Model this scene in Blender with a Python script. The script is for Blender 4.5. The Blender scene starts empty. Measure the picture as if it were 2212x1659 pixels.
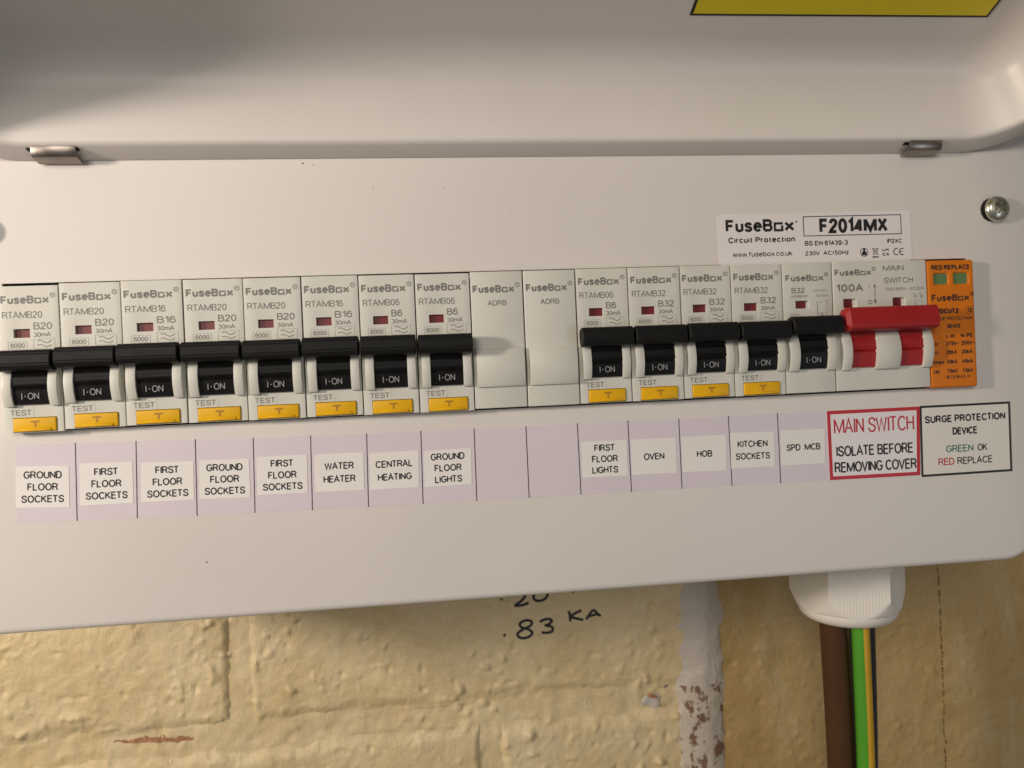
import bpy, bmesh, math
from mathutils import Vector, Matrix, noise
S = 0.001                      # everything below is written in millimetres
scene = bpy.context.scene
COL = scene.collection

# ------------------------------------------------------------------ camera
F_PX, CX, CY, CZ, RA, RB, RC = 1640.42, 127.085, -252.915, -5.915, 0.0054, -0.1203, -0.0399
IMW, IMH = 2212.0, 1659.0      # pixel grid used for measuring the photograph
def rot3(rx, ry, rz):
    X = Matrix.Rotation(rx, 3, 'X'); Y = Matrix.Rotation(ry, 3, 'Y'); Z = Matrix.Rotation(rz, 3, 'Z')
    return Z @ X @ Y
RM = rot3(RA, RB, RC)          # acts on (x, -z, y)
def wdir(row): return Vector((row[0], row[2], -row[1]))
c_right, c_down, c_fwd = wdir(RM[0]), wdir(RM[1]), wdir(RM[2])
cam_data = bpy.data.cameras.new('camera'); cam = bpy.data.objects.new('camera', cam_data); COL.objects.link(cam)
mw = Matrix.Identity(4)
for i, v in enumerate((c_right, -c_down, -c_fwd)):
    for j in range(3): mw[j][i] = v[j]
for j, v in enumerate((CX, CY, CZ)): mw[j][3] = v * S
cam.matrix_world = mw
cam_data.sensor_width = 36.0; cam_data.lens = F_PX / IMW * 36.0
cam_data.clip_start = 0.005; cam_data.clip_end = 50
cam_data.dof.use_dof = True; cam_data.dof.focus_distance = 0.252; cam_data.dof.aperture_fstop = 16
scene.camera = cam
scene.render.resolution_x, scene.render.resolution_y = 1024, 768

# ------------------------------------------------------------------ light
world = bpy.data.worlds.new('World'); scene.world = world; world.use_nodes = True
bg = world.node_tree.nodes['Background']
bg.inputs[0].default_value = (1.0, 0.90, 0.78, 1); bg.inputs[1].default_value = 0.125
def area(name, loc, aim, power, color, sx, sy):
    l = bpy.data.lights.new(name, 'AREA'); l.energy = power; l.color = color; l.shape = 'RECTANGLE'; l.size = sx; l.size_y = sy
    o = bpy.data.objects.new(name, l); COL.objects.link(o)
    o.location = loc
    o.rotation_euler = (Vector(aim) - Vector(loc)).to_track_quat('-Z', 'Y').to_euler()
    return o
area('room_lamp', (-0.42, -0.28, 0.095), (0.12, 0, 0), 3.1, (1.0, 0.87, 0.745), 0.05, 0.08)
area('window_light', (1.05, -1.35, -0.42), (0.2, 0, 0), 2.2, (0.80, 0.88, 1.0), 0.30, 0.40)
area('room_fill', (-0.45, -1.50, 0.44), (0.14, 0, 0), 8.6, (1.0, 0.93, 0.84), 0.6, 0.5)
vs = scene.view_settings
vs.view_transform = 'Standard'; vs.look = 'None'; vs.exposure = -0.07; vs.gamma = 1.0

# ------------------------------------------------------------------ pixel helpers
def ray(u, v):
    return c_right * ((u - IMW / 2) / F_PX) + c_down * ((v - IMH / 2) / F_PX) + c_fwd
def un(u, v, Y):
    """pixel of the measuring grid -> (x, z) on the plane y = Y"""
    d = ray(u, v); t = (Y - CY) / d.y
    return CX + d.x * t, CZ + d.z * t

# ------------------------------------------------------------------ materials
MATS = {}
def mat(name, col, rough=0.5, metal=0.0, spec=0.5, bump=0.0, bscale=400.0, vary=0.0, vscale=60.0, coat=0.0, aniso=None):
    m = bpy.data.materials.new(name); m.use_nodes = True
    nt = m.node_tree; b = nt.nodes['Principled BSDF']
    b.inputs['Base Color'].default_value = (*col, 1); b.inputs['Roughness'].default_value = rough
    b.inputs['Metallic'].default_value = metal; b.inputs['Specular IOR Level'].default_value = spec
    b.inputs['Coat Weight'].default_value = coat
    tc = nt.nodes.new('ShaderNodeTexCoord')
    if vary > 0:
        n = nt.nodes.new('ShaderNodeTexNoise'); n.inputs['Scale'].default_value = vscale; n.inputs['Detail'].default_value = 6
        nt.links.new(tc.outputs['Object'], n.inputs['Vector'])
        r = nt.nodes.new('ShaderNodeMapRange'); r.inputs[1].default_value = 0.3; r.inputs[2].default_value = 0.7
        r.inputs[3].default_value = 1 - vary; r.inputs[4].default_value = 1 + vary
        nt.links.new(n.outputs['Fac'], r.inputs[0])
        mx = nt.nodes.new('ShaderNodeMix'); mx.data_type = 'RGBA'; mx.blend_type = 'MULTIPLY'; mx.inputs[0].default_value = 1
        mx.inputs[6].default_value = (*col, 1)
        nt.links.new(r.outputs[0], mx.inputs[7]); nt.links.new(mx.outputs[2], b.inputs['Base Color'])
        r2 = nt.nodes.new('ShaderNodeMapRange'); r2.inputs[1].default_value = 0.3; r2.inputs[2].default_value = 0.7
        r2.inputs[3].default_value = rough * 0.9; r2.inputs[4].default_value = min(1, rough * 1.15)
        nt.links.new(n.outputs['Fac'], r2.inputs[0]); nt.links.new(r2.outputs[0], b.inputs['Roughness'])
    if bump > 0:
        n = nt.nodes.new('ShaderNodeTexNoise'); n.inputs['Scale'].default_value = bscale; n.inputs['Detail'].default_value = 3
        nt.links.new(tc.outputs['Object'], n.inputs['Vector'])
        bp = nt.nodes.new('ShaderNodeBump'); bp.inputs['Strength'].default_value = bump; bp.inputs['Distance'].default_value = 0.0003
        nt.links.new(n.outputs['Fac'], bp.inputs['Height']); nt.links.new(bp.outputs[0], b.inputs['Normal'])
    MATS[name] = m
    return m
mat('white_paint', (0.71, 0.67, 0.63), 0.40, bump=0.10, bscale=900, vary=0.025, vscale=14)
mat('abs', (0.635, 0.625, 0.56), 0.46, bump=0.06, bscale=1500, vary=0.02, vscale=80)
mat('black_plastic', (0.006, 0.006, 0.006), 0.5, spec=0.22, bump=0.12, bscale=1400, vary=0.15, vscale=200)
mat('red_plastic', (0.34, 0.012, 0.014), 0.5, spec=0.35, bump=0.10, bscale=1200, vary=0.06, vscale=150)
mat('orange_plastic', (0.68, 0.18, 0.004), 0.5, spec=0.3, bump=0.05, bscale=1200, vary=0.03, vscale=90)
mat('yellow_plastic', (0.78, 0.43, 0.004), 0.42, spec=0.3, bump=0.05, bscale=1200, vary=0.03, vscale=150)
mat('yellow_recess_shade', (0.42, 0.20, 0.006), 0.5)
mat('flag_red', (0.16, 0.014, 0.018), 0.4)
mat('flag_green', (0.12, 0.215, 0.085), 0.25)
mat('grey_print', (0.195, 0.188, 0.17), 0.55)
mat('grey_print_light', (0.36, 0.35, 0.32), 0.55)
mat('black_print', (0.012, 0.012, 0.012), 0.5)
mat('brown_print', (0.045, 0.022, 0.010), 0.5)
mat('white_print', (0.29, 0.29, 0.30), 0.5)
mat('red_print', (0.50, 0.018, 0.030), 0.45)
mat('green_print', (0.03, 0.16, 0.10), 0.45)
mat('strip_paper', (0.69, 0.615, 0.675), 0.40, bump=0.05, bscale=900, vary=0.015, vscale=40)
mat('cream_tape', (0.81, 0.785, 0.75), 0.45, bump=0.05, bscale=900, vary=0.02, vscale=60)
mat('gloss_sticker', (0.79, 0.745, 0.745), 0.30, bump=0.03, bscale=500, vary=0.01, vscale=30)
mat('matt_sticker', (0.77, 0.74, 0.68), 0.45, bump=0.04, bscale=700, vary=0.01, vscale=30)
mat('warning_yellow', (0.74, 0.60, 0.004), 0.45)
mat('zinc', (0.60, 0.59, 0.52), 0.27, metal=1.0, bump=0.22, bscale=500, vary=0.22, vscale=260)
mat('steel_tab', (0.27, 0.235, 0.21), 0.34, metal=1.0, bump=0.15, bscale=300, vary=0.15, vscale=200)  # steel darkened; the reflection of a dark room is in the base colour
mat('dark_inside', (0.02, 0.02, 0.02), 0.7)
mat('nylon_white', (0.76, 0.72, 0.66), 0.50, bump=0.15, bscale=900, vary=0.02, vscale=60)
mat('brown_pvc', (0.066, 0.027, 0.009), 0.6, spec=0.25, bump=0.10, bscale=300, vary=0.10, vscale=60)
mat('grey_pvc', (0.012, 0.015, 0.022), 0.45, vary=0.1)
mat('green_pvc', (0.075, 0.31, 0.02), 0.40, bump=0.05, bscale=400, vary=0.05, vscale=70)
mat('yellow_pvc', (0.62, 0.36, 0.012), 0.42, bump=0.05, bscale=400, vary=0.06, vscale=70)
mat('marker_ink', (0.008, 0.008, 0.014), 0.55)
mat('crack_dark', (0.16, 0.095, 0.03), 0.8)
mat('dust', (0.035, 0.03, 0.025), 0.8)

def wall_material(name, base, patch, dirt, speck=None, smear=None):
    m = bpy.data.materials.new(name); m.use_nodes = True; nt = m.node_tree; b = nt.nodes['Principled BSDF']
    L = nt.links; N = nt.nodes
    geo = N.new('ShaderNodeTexCoord')
    def nz(scale, detail=6, rough=0.6, stretch=(1, 1, 1)):
        mp = N.new('ShaderNodeMapping'); mp.inputs['Scale'].default_value = stretch
        L.new(geo.outputs['Object'], mp.inputs['Vector'])
        n = N.new('ShaderNodeTexNoise'); n.inputs['Scale'].default_value = scale; n.inputs['Detail'].default_value = detail
        n.inputs['Roughness'].default_value = rough; L.new(mp.outputs[0], n.inputs['Vector']); return n
    def ramp(n, a, bb):
        r = N.new('ShaderNodeMapRange'); r.inputs[1].default_value = a; r.inputs[2].default_value = bb
        L.new(n.outputs['Fac'], r.inputs[0]); return r
    def mix(fac, A, B):
        x = N.new('ShaderNodeMix'); x.data_type = 'RGBA'
        L.new(fac.outputs[0], x.inputs[0])
        if isinstance(A, tuple): x.inputs[6].default_value = (*A, 1)
        else: L.new(A, x.inputs[6])
        x.inputs[7].default_value = (*B, 1); return x.outputs[2]
    c = mix(ramp(nz(22, 7, 0.65, (1, 1, 1.6)), 0.40, 0.68), base, patch)
    c = mix(ramp(nz(45, 9, 0.75), 0.57, 0.80), c, dirt)
    if smear: c = mix(ramp(nz(38, 8, 0.72, (1.3, 1, 0.4)), 0.52, 0.84), c, smear)
    if speck:
        c = mix(ramp(nz(110, 9, 0.7, (1, 1, 0.7)), 0.535, 0.57), c, speck)
    L.new(c, b.inputs['Base Color'])
    b.inputs['Roughness'].default_value = 0.30; b.inputs['Specular IOR Level'].default_value = 0.55
    n = nz(380, 7, 0.72); n2 = nz(620, 3, 0.6, (2.2, 1, 0.3))
    ad = N.new('ShaderNodeMath'); ad.operation = 'MULTIPLY_ADD'; ad.inputs[1].default_value = 0.35
    L.new(n2.outputs['Fac'], ad.inputs[0]); L.new(n.outputs['Fac'], ad.inputs[2])
    bp = N.new('ShaderNodeBump'); bp.inputs['Strength'].default_value = 0.7; bp.inputs['Distance'].default_value = 0.0009
    L.new(ad.outputs[0], bp.inputs['Height']); L.new(bp.outputs[0], b.inputs['Normal'])
    MATS[name] = m
wall_material('ochre_paint', (0.69, 0.56, 0.325), (0.60, 0.455, 0.23), (0.60, 0.515, 0.38), None, (0.68, 0.585, 0.41))
wall_material('ochre_board_shaded', (0.47, 0.325, 0.135), (0.42, 0.275, 0.095), (0.50, 0.39, 0.22), None, (0.55, 0.44, 0.265))  # ochre darkened so the shade on this side is in the colour
wall_material('plaster', (0.50, 0.44, 0.37), (0.55, 0.48, 0.375), (0.41, 0.355, 0.30), (0.19, 0.10, 0.065))
wall_material('bare_plaster', (0.50, 0.45, 0.40), (0.54, 0.48, 0.41), (0.41, 0.36, 0.31))
mat('bare_brick', (0.36, 0.175, 0.09), 0.85, bump=0.4, bscale=400, vary=0.2, vscale=120)

# ------------------------------------------------------------------ mesh builder (mm)
class MB:
    def __init__(s): s.v = []; s.f = []; s.m = []
    def add(s, vs, fs, mi=0):
        o = len(s.v); s.v += [tuple(p) for p in vs]; s.f += [tuple(i + o for i in f) for f in fs]; s.m += [mi] * len(fs)
    def box(s, x0, x1, y0, y1, z0, z1, mi=0):
        s.add([(x, y, z) for x in (x0, x1) for y in (y0, y1) for z in (z0, z1)],
              [(0, 1, 3, 2), (4, 6, 7, 5), (0, 4, 5, 1), (2, 3, 7, 6), (0, 2, 6, 4), (1, 5, 7, 3)], mi)
    def sheet(s, x0, x1, z0, z1, y, mi=0):
        s.add([(x0, y, z0), (x1, y, z0), (x1, y, z1), (x0, y, z1)], [(0, 1, 2, 3)], mi)
    def frame(s, x0, x1, z0, z1, t, y, mi=0):
        s.sheet(x0, x1, z1 - t, z1, y, mi); s.sheet(x0, x1, z0, z0 + t, y, mi)
        s.sheet(x0, x0 + t, z0 + t, z1 - t, y, mi); s.sheet(x1 - t, x1, z0 + t, z1 - t, y, mi)
    def prism(s, prof, x0, x1, mi=0, cap=True):
        """prof: list of (y, z), extruded along x"""
        n = len(prof)
        s.add([(x0, y, z) for y, z in prof] + [(x1, y, z) for y, z in prof],
              [(i, (i + 1) % n, n + (i + 1) % n, n + i) for i in range(n)], mi)
        if cap:
            o = len(s.v) - 2 * n
            s.f += [tuple(o + i for i in reversed(range(n))), tuple(o + n + i for i in range(n))]; s.m += [mi, mi]
    def cells(s, xs, zs, holes, yf, yb, mi=0):
        """a plate on a grid with rectangular holes"""
        def solid(i, k):
            if i < 0 or k < 0 or i >= len(xs) - 1 or k >= len(zs) - 1: return False
            cx, cz = (xs[i] + xs[i + 1]) / 2, (zs[k] + zs[k + 1]) / 2
            return not any(h[0] < cx < h[1] and h[2] < cz < h[3] for h in holes)
        for i in range(len(xs) - 1):
            for k in range(len(zs) - 1):
                if not solid(i, k): continue
                a, b, c, d = xs[i], xs[i + 1], zs[k], zs[k + 1]
                s.add([(a, yf, c), (b, yf, c), (b, yf, d), (a, yf, d)], [(0, 1, 2, 3)], mi)
                s.add([(a, yb, c), (b, yb, c), (b, yb, d), (a, yb, d)], [(3, 2, 1, 0)], mi)
                for (di, dk, p, q) in ((-1, 0, (a, c), (a, d)), (1, 0, (b, d), (b, c)), (0, -1, (b, c), (a, c)), (0, 1, (a, d), (b, d))):
                    if not solid(i + di, k + dk):
                        s.add([(p[0], yf, p[1]), (q[0], yf, q[1]), (q[0], yb, q[1]), (p[0], yb, p[1])], [(0, 1, 2, 3)], mi)
    def path(s, pts, w, y, mi=0):
        """flat ribbon in the xz plane"""
        for (x0, z0), (x1, z1) in zip(pts, pts[1:]):
            d = Vector((x1 - x0, z1 - z0)); l = d.length
            if l < 1e-6: continue
            n = Vector((-d.y, d.x)) / l * w / 2; e = d / l * w * 0.3
            s.add([(x0 - e.x + n.x, y, z0 - e.y + n.y), (x0 - e.x - n.x, y, z0 - e.y - n.y),
                   (x1 + e.x - n.x, y, z1 + e.y - n.y), (x1 + e.x + n.x, y, z1 + e.y + n.y)], [(0, 1, 2, 3)], mi)
    def build(s, name, mats, parent=None, bevel=0.0, seg=2, smooth=30, weld=True, xf=None):
        me = bpy.data.meshes.new(name)
        vs = s.v if xf is None else [tuple(xf @ Vector(p)) for p in s.v]
        me.from_pydata([(x * S, y * S, z * S) for x, y, z in vs], [], s.f)
        for m in (mats if isinstance(mats, (list, tuple)) else [mats]): me.materials.append(MATS[m])
        me.polygons.foreach_set('material_index', s.m)
        bm = bmesh.new(); bm.from_mesh(me)
        if weld:
            bmesh.ops.remove_doubles(bm, verts=bm.verts, dist=2e-6)
            bmesh.ops.recalc_face_normals(bm, faces=bm.faces)
        if bevel > 0:
            ed = [e for e in bm.edges if len(e.link_faces) == 2 and e.calc_face_angle(0) > math.radians(35)]
            bmesh.ops.bevel(bm, geom=ed, offset=bevel * S, segments=seg, affect='EDGES', profile=0.5, clamp_overlap=True)
        bm.to_mesh(me); bm.free()
        if smooth:
            for p in me.polygons: p.use_smooth = True
            me.set_sharp_from_angle(angle=math.radians(smooth))
        o = bpy.data.objects.new(name, me); COL.objects.link(o)
        if parent is not None: o.parent = parent
        return o

# ------------------------------------------------------------------ lettering: a plain grotesque drawn as strokes
def arc(cx, cz, rx, rz, a0, a1, n=10):
    return [(cx + rx * math.cos(math.radians(a0 + (a1 - a0) * i / n)), cz + rz * math.sin(math.radians(a0 + (a1 - a0) * i / n))) for i in range(n + 1)]
def ell(w, z0, z1, n=20): return arc(w / 2, (z0 + z1) / 2, w / 2, (z1 - z0) / 2, 90, 450, n)
def smooth(p, n=4):
    out = []
    for k in range(len(p) - 1):
        a, b_, c, d = p[max(0, k - 1)], p[k], p[k + 1], p[min(len(p) - 1, k + 2)]
        for q in range(n):
            t = q / n
            out.append(tuple(0.5 * (2 * b_[i] + (c[i] - a[i]) * t + (2 * a[i] - 5 * b_[i] + 4 * c[i] - d[i]) * t * t + (3 * b_[i] - a[i] - 3 * c[i] + d[i]) * t ** 3) for i in (0, 1)))
    return out + [p[-1]]
def S_(w, h): return smooth([(w * .97, h * .74), (w * .86, h * .92), (w * .5, h), (w * .13, h * .9), (w * .06, h * .73), (w * .2, h * .59), (w * .55, h * .5), (w * .88, h * .4), (w * .97, h * .25), (w * .84, h * .07), (w * .48, 0), (w * .12, h * .08), (0, h * .27)])
X_ = 0.73                      # x-height
GL = {
 'A': (.70, [[(0, 0), (.35, 1), (.70, 0)], [(.12, .34), (.58, .34)]]),
 'B': (.58, [[(0, 0), (0, 1), (.33, 1)] + arc(.33, .765, .21, .235, 90, -90) + [(0, .53)], [(.33, .53)] + arc(.35, .265, .23, .265, 90, -90) + [(0, 0)]]),
 'C': (.66, [arc(.36, .5, .36, .5, 38, 322, 18)]),
 'D': (.62, [[(0, 0), (0, 1), (.28, 1)] + arc(.28, .5, .34, .5, 90, -90, 14) + [(0, 0)]]),
 'E': (.54, [[(.54, 1), (0, 1), (0, 0), (.54, 0)], [(0, .53), (.50, .53)]]),
 'F': (.50, [[(.50, 1), (0, 1), (0, 0)], [(0, .52), (.44, .52)]]),
 'G': (.68, [arc(.36, .5, .36, .5, 38, 335, 18) + [(.68, .46), (.38, .46)]]),
 'H': (.60, [[(0, 0), (0, 1)], [(.60, 0), (.60, 1)], [(0, .53), (.60, .53)]]),
 'I': (.0, [[(0, 0), (0, 1)]]),
 'K': (.60, [[(0, 0), (0, 1)], [(.56, 1), (0, .38)], [(.20, .60), (.60, 0)]]),
 'L': (.48, [[(0, 1), (0, 0), (.48, 0)]]),
 'M': (.86, [[(0, 0), (0, 1)], [(.02, .97), (.43, .08), (.84, .97)], [(.86, 1), (.86, 0)]]),
 'N': (.62, [[(0, 0), (0, 1)], [(.01, .96), (.61, .04)], [(.62, 0), (.62, 1)]]),
 'O': (.74, [ell(.74, 0, 1)]),
 'P': (.56, [[(0, 0), (0, 1), (.32, 1)] + arc(.32, .735, .24, .265, 90, -90) + [(0, .47)]]),
 'R': (.62, [[(0, 0), (0, 1), (.34, 1)] + arc(.34, .75, .24, .25, 90, -90) + [(0, .50)], [(.34, .50), (.44, .40), (.62, 0)]]),
 'S': (.60, [S_(.60, 1)]),
 'T': (.60, [[(0, 1), (.60, 1)], [(.30, 1), (.30, 0)]]),
 'U': (.60, [[(0, 1), (0, .32)] + arc(.30, .32, .30, .32, 180, 360) + [(.60, 1)]]),
 'V': (.66, [[(0, 1), (.33, 0), (.66, 1)]]),
 'W': (.96, [[(0, 1), (.24, 0), (.48, .96), (.72, 0), (.96, 1)]]),
 'X': (.64, [[(0, 0), (.62, 1)], [(.02, 1), (.64, 0)]]),
 'Z': (.56, [[(.02, 1), (.56, 1), (0, 0), (.56, 0)]]),
 '0': (.50, [ell(.50, 0, 1)]), '1': (.24, [[(0, .76), (.24, 1), (.24, 0)]]),
 '2': (.50, [smooth([(.02, .72), (.08, .92), (.25, 1), (.43, .91), (.47, .72), (.36, .5), (.14, .25), (0, 0)]) + [(.50, 0)]]),
 '3': (.50, [arc(.24, .765, .22, .235, 155, -90) + [(.2, .53)], arc(.24, .265, .26, .265, 90, -155)]),
 '4': (.54, [[(.40, 0), (.40, 1)], [(.39, .97), (.02, .27), (.54, .27)]]),
 '5': (.50, [[(.46, 1), (.08, 1), (.03, .50)] + arc(.24, .33, .26, .33, 125, -150, 14)]),
 '6': (.50, [smooth([(.46, .80), (.38, .96), (.25, 1), (.08, .88), (0, .5)]) + arc(.25, .32, .25, .32, 170, -190, 18)]),
 '7': (.48, [[(0, 1), (.48, 1), (.26, .5), (.17, 0)]]),
 '8': (.50, [ell(.50, 0, .54), [(x + .03, z) for x, z in ell(.44, .54, 1)]]),
 '9': (.50, [arc(.25, .68, .25, .32, 350, -10, 18) + smooth([(.50, .5), (.42, .12), (.25, 0), (.12, .04), (.04, .2)])]),
 '-': (.26, [[(0, .36), (.26, .36)]]), '~': (.44, [smooth([(0, .40), (.11, .52), (.22, .46), (.33, .40), (.44, .52)])]),
 '/': (.28, [[(0, 0), (.28, 1)]]), '.': (.0, [[(0, -.02), (0, .06)]]), ':': (.0, [[(0, 0), (0, .08)], [(0, .62), (0, .70)]]),
 'a': (.46, [[(.02, .52)] + arc(.23, .50, .21, .23, 150, 0, 8) + [(.44, 0)], arc(.22, .20, .22, .20, 60, 330, 12)]),
 'b': (.48, [[(0, 1), (0, 0)], ell(.48, 0, X_)]),
 'c': (.46, [arc(.25, X_ / 2, .25, X_ / 2, 42, 318, 14)]),
 'd': (.48, [[(.48, 1), (.48, 0)], ell(.48, 0, X_)]),
 'e': (.50, [[(.01, .39), (.50, .39)] + arc(.25, X_ / 2, .25, X_ / 2, 5, 318, 18)]),
 'f': (.28, [smooth([(.28, 1), (.16, .99), (.11, .88), (.11, .7)]) + [(.11, 0)], [(0, X_), (.26, X_)]]),
 'i': (.0, [[(0, 0), (0, X_)], [(0, .92), (0, 1)]]), 'k': (.44, [[(0, 0), (0, 1)], [(.40, X_), (0, .30)], [(.15, .44), (.44, 0)]]),
 'm': (.76, [[(0, 0), (0, X_)], [(0, .48)] + arc(.19, .53, .19, .20, 170, 0, 8) + [(.38, 0)], [(.38, .48)] + arc(.57, .53, .19, .20, 170, 0, 8) + [(.76, 0)]]),
 'n': (.44, [[(0, 0), (0, X_)], [(0, .46)] + arc(.22, .50, .22, .23, 170, 0, 8) + [(.44, 0)]]),
 'o': (.50, [ell(.50, 0, X_)]), 'p': (.48, [[(0, X_), (0, -.27)], ell(.48, 0, X_)]),
 'r': (.26, [[(0, 0), (0, X_)], smooth([(0, .45), (.09, .68), (.26, .71)])]),
 's': (.44, [S_(.44, X_)]), 't': (.26, [[(.10, .94), (.10, .16), (.16, .02), (.26, .01)], [(0, X_), (.25, X_)]]),
 'u': (.44, [[(0, X_), (0, .24)] + arc(.22, .24, .22, .24, 180, 350, 8), [(.44, X_), (.44, 0)]]),
 'w': (.70, [[(0, X_), (.18, 0), (.35, X_ * .96), (.52, 0), (.70, X_)]]), 'x': (.46, [[(0, 0), (.45, X_)], [(.01, X_), (.46, 0)]]),
 'z': (.42, [[(.02, X_), (.42, X_), (0, 0), (.42, 0)]]), 'h': (.44, [[(0, 0), (0, 1)], [(0, .46)] + arc(.22, .50, .22, .23, 170, 0, 8) + [(.44, 0)]])}
GAP, SPACE = 0.205, 0.34       # side bearing between strokes, word space (in cap heights)
REG = 0.155                   # stroke weight of the regular cut
def lay(t, extra=0.0):
    """centre lines of a text and its width, cap height 1"""
    x = 0.0; out = []; first = True
    for ch in t:
        if ch == ' ': x += SPACE; continue
        w, st = GL[ch]
        if not first: x += GAP + extra - (0.07 if ch in 'ATVWYvw' else 0)
        out += [[(x + px, pz) for px, pz in s_] for s_ in st]; x += w; first = False
    return out, x
def ribbon(b, pts, hw, y, mi):
    """mitred flat stroke of half width hw"""
    p = [pts[0]]
    for q in pts[1:]:
        if (q[0] - p[-1][0]) ** 2 + (q[1] - p[-1][1]) ** 2 > (hw * 0.25) ** 2: p.append(q)
    n = len(p)
    if n < 2: return
    closed = n > 6 and (p[0][0] - p[-1][0]) ** 2 + (p[0][1] - p[-1][1]) ** 2 < (hw * 1.3) ** 2
    if closed: p = p[:-1]; n -= 1
    o = len(b.v)
    for i in range(n):
        a = p[(i - 1) % n] if (i or closed) else p[i]; c = p[(i + 1) % n] if (i < n - 1 or closed) else p[i]
        d0 = Vector((p[i][0] - a[0], p[i][1] - a[1])); d1 = Vector((c[0] - p[i][0], c[1] - p[i][1]))
        if d0.length < 1e-9: d0 = d1
        if d1.length < 1e-9: d1 = d0
        d0 = d0.normalized(); d1 = d1.normalized(); t = d0 + d1
        t = t.normalized() if t.length > 0.05 else d0
        k = hw / max(0.42, abs(t.dot(d0))); nx, nz = -t.y * k, t.x * k
        b.v += [(p[i][0] + nx, y, p[i][1] + nz), (p[i][0] - nx, y, p[i][1] - nz)]
    m = n if closed else n - 1
    for i in range(m):
        j = (i + 1) % n
        b.f.append((o + 2 * i, o + 2 * i + 1, o + 2 * j + 1, o + 2 * j)); b.m.append(mi)
def put(b, t, x0, x1, zb, zc, y, mi=0, bold=0.0):
    """text t, its ink from x0 to x1, baseline zb, capital height at zc; bold adds to the stroke weight"""
    h = zc - zb; hw = (REG + bold * 3.0) * h / 2; st, w = lay(t, max(0.0, bold * 3.5))
    if w < 1e-6: x0 = x1 = (x0 + x1) / 2; k = 1
    else: k = (x1 - x0 - 2 * hw) / w; x0 += hw
    kz = h - 2 * hw
    for q, s_ in enumerate(st):
        ribbon(b, [(x0 + px * k, zb + hw + pz * kz) for px, pz in s_], hw, y - 0.0015 * (q % 3), mi)
def width(t, h, cond, bold=0.0): return lay(t)[1] * h * cond + (REG + 3 * bold) * h
def putc(b, t, xc, zb, h, cond, y, mi=0, bold=0.0):
    w = width(t, h, cond, bold); put(b, t, xc - w / 2, xc + w / 2, zb, zb + h, y, mi, bold)
def ring(b, x, z, r, t, y, mi=0, n=20):
    p = [(x + r * math.cos(i * 2 * math.pi / n), z + r * math.sin(i * 2 * math.pi / n)) for i in range(n + 1)]
    b.path(p, t, y, mi)
def disc(b, x, z, r, y, mi=0, n=16):
    b.add([(x + r * math.cos(i * 2 * math.pi / n), y, z + r * math.sin(i * 2 * math.pi / n)) for i in range(n)], [tuple(range(n))], mi)
def brand(b, x0, x1, zb, zc, y, mi=0, bold=0.025, reg=True):
    w = x1 - x0; h = zc - zb
    put(b, 'FuseB', x0, x0 + 0.68 * w, zb, zc, y, mi, bold)
    a, c = x0 + 0.695 * w, x0 + 0.835 * w; t = h * 0.19; zt = zb + h * 0.73
    b.sheet(a, a + t, zb, zt, y, mi); b.sheet(a + t, c - t, zb, zb + t, y, mi)
    b.sheet(c - t, c, zb, zt - t * 1.3, y, mi); b.sheet(a + t, c - t * 0.2, zt - t, zt, y, mi)
    put(b, 'x', x0 + 0.845 * w, x1, zb, zc, y, mi, bold)
    if reg:
        ring(b, x1 + h * 0.40, zc - h * 0.02, h * 0.27, h * 0.09, y, mi)
        putc(b, 'R', x1 + h * 0.40, zc - h * 0.15, h * 0.26, 0.9, y, mi)
def wave(b, x0, x1, z, a, w, y, mi=0):
    n = 16
    b.path([(x0 + (x1 - x0) * i / n, z + a * math.sin(i / n * 2 * math.pi + 0.5)) for i in range(n + 1)], w, y, mi)

def empty(name, loc, label=None, cat=None, group=None):
    o = bpy.data.objects.new(name, None); COL.objects.link(o); o.location = [c * S for c in loc]; o.empty_display_size = 0.005
    if label: o['label'] = label
    if cat: o['category'] = cat
    if group: o['group'] = group
    return o
def tag(o, label, cat, group=None):
    o['label'] = label; o['category'] = cat
    if group: o['group'] = group
    return o

# ================================================================== the brick wall behind
WY = 100.0
BRICKS = []
def fbm(x, z, s, o=4, seed=0.0):
    return noise.fractal(Vector((x / s, seed, z / s)), 1.0, 2.0, o)
def lumps(x, z):
    h = 0.9 * fbm(x, z, 55, 3, 1.7) + 0.50 * fbm(x, z, 8, 6, 5.1)
    n = noise.noise(Vector((x / 3.6, 9.2, z / 3.6)))
    m = noise.noise(Vector((x / 24, 3.3, z / 24)))
    if n > 0.33: h += (n - 0.33) * 5.5 * max(0.0, m + 0.35)          # paint-covered grit
    n2 = noise.noise(Vector((x / 6.5, 21.2, z / 6.5)))
    if n2 > 0.42: h += (n2 - 0.40) * 9.0 * max(0.0, m + 0.25)
    n3 = noise.noise(Vector((x / 5.0, 33.0, z / 5.0)))
    if n3 < -0.48: h += (n3 + 0.48) * 4.5                          # pits
    return h
def bricky(x, z, x0, x1, z0, z1):
    j = 1.5 * fbm(x, z, 12, 3, 7.7)
    dv = max(0.0, min(1.0, (min(x - x0, x1 - x) + j) / 6.0)); dh = max(0.0, min(1.0, (min(z - z0, z1 - z) + j * 1.6) / 6.5))
    dv = dv * dv * (3 - 2 * dv); dh = dh * dh * (3 - 2 * dh)
    return min((dv - 1) * 3.6, (dh - 1) * (1.9 + 1.6 * fbm(x, z, 30, 2, 30.0)))
def mortar_y(x, z): return WY + 1.6 - 1.3 * lumps(x, z)
def surf_y(x, z):
    for (x0, x1, z0, z1) in BRICKS:
        if x0 <= x <= x1 and z0 <= z <= z1:
            return WY - lumps(x, z) - bricky(x, z, x0, x1, z0, z1)
    return mortar_y(x, z)
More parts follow.
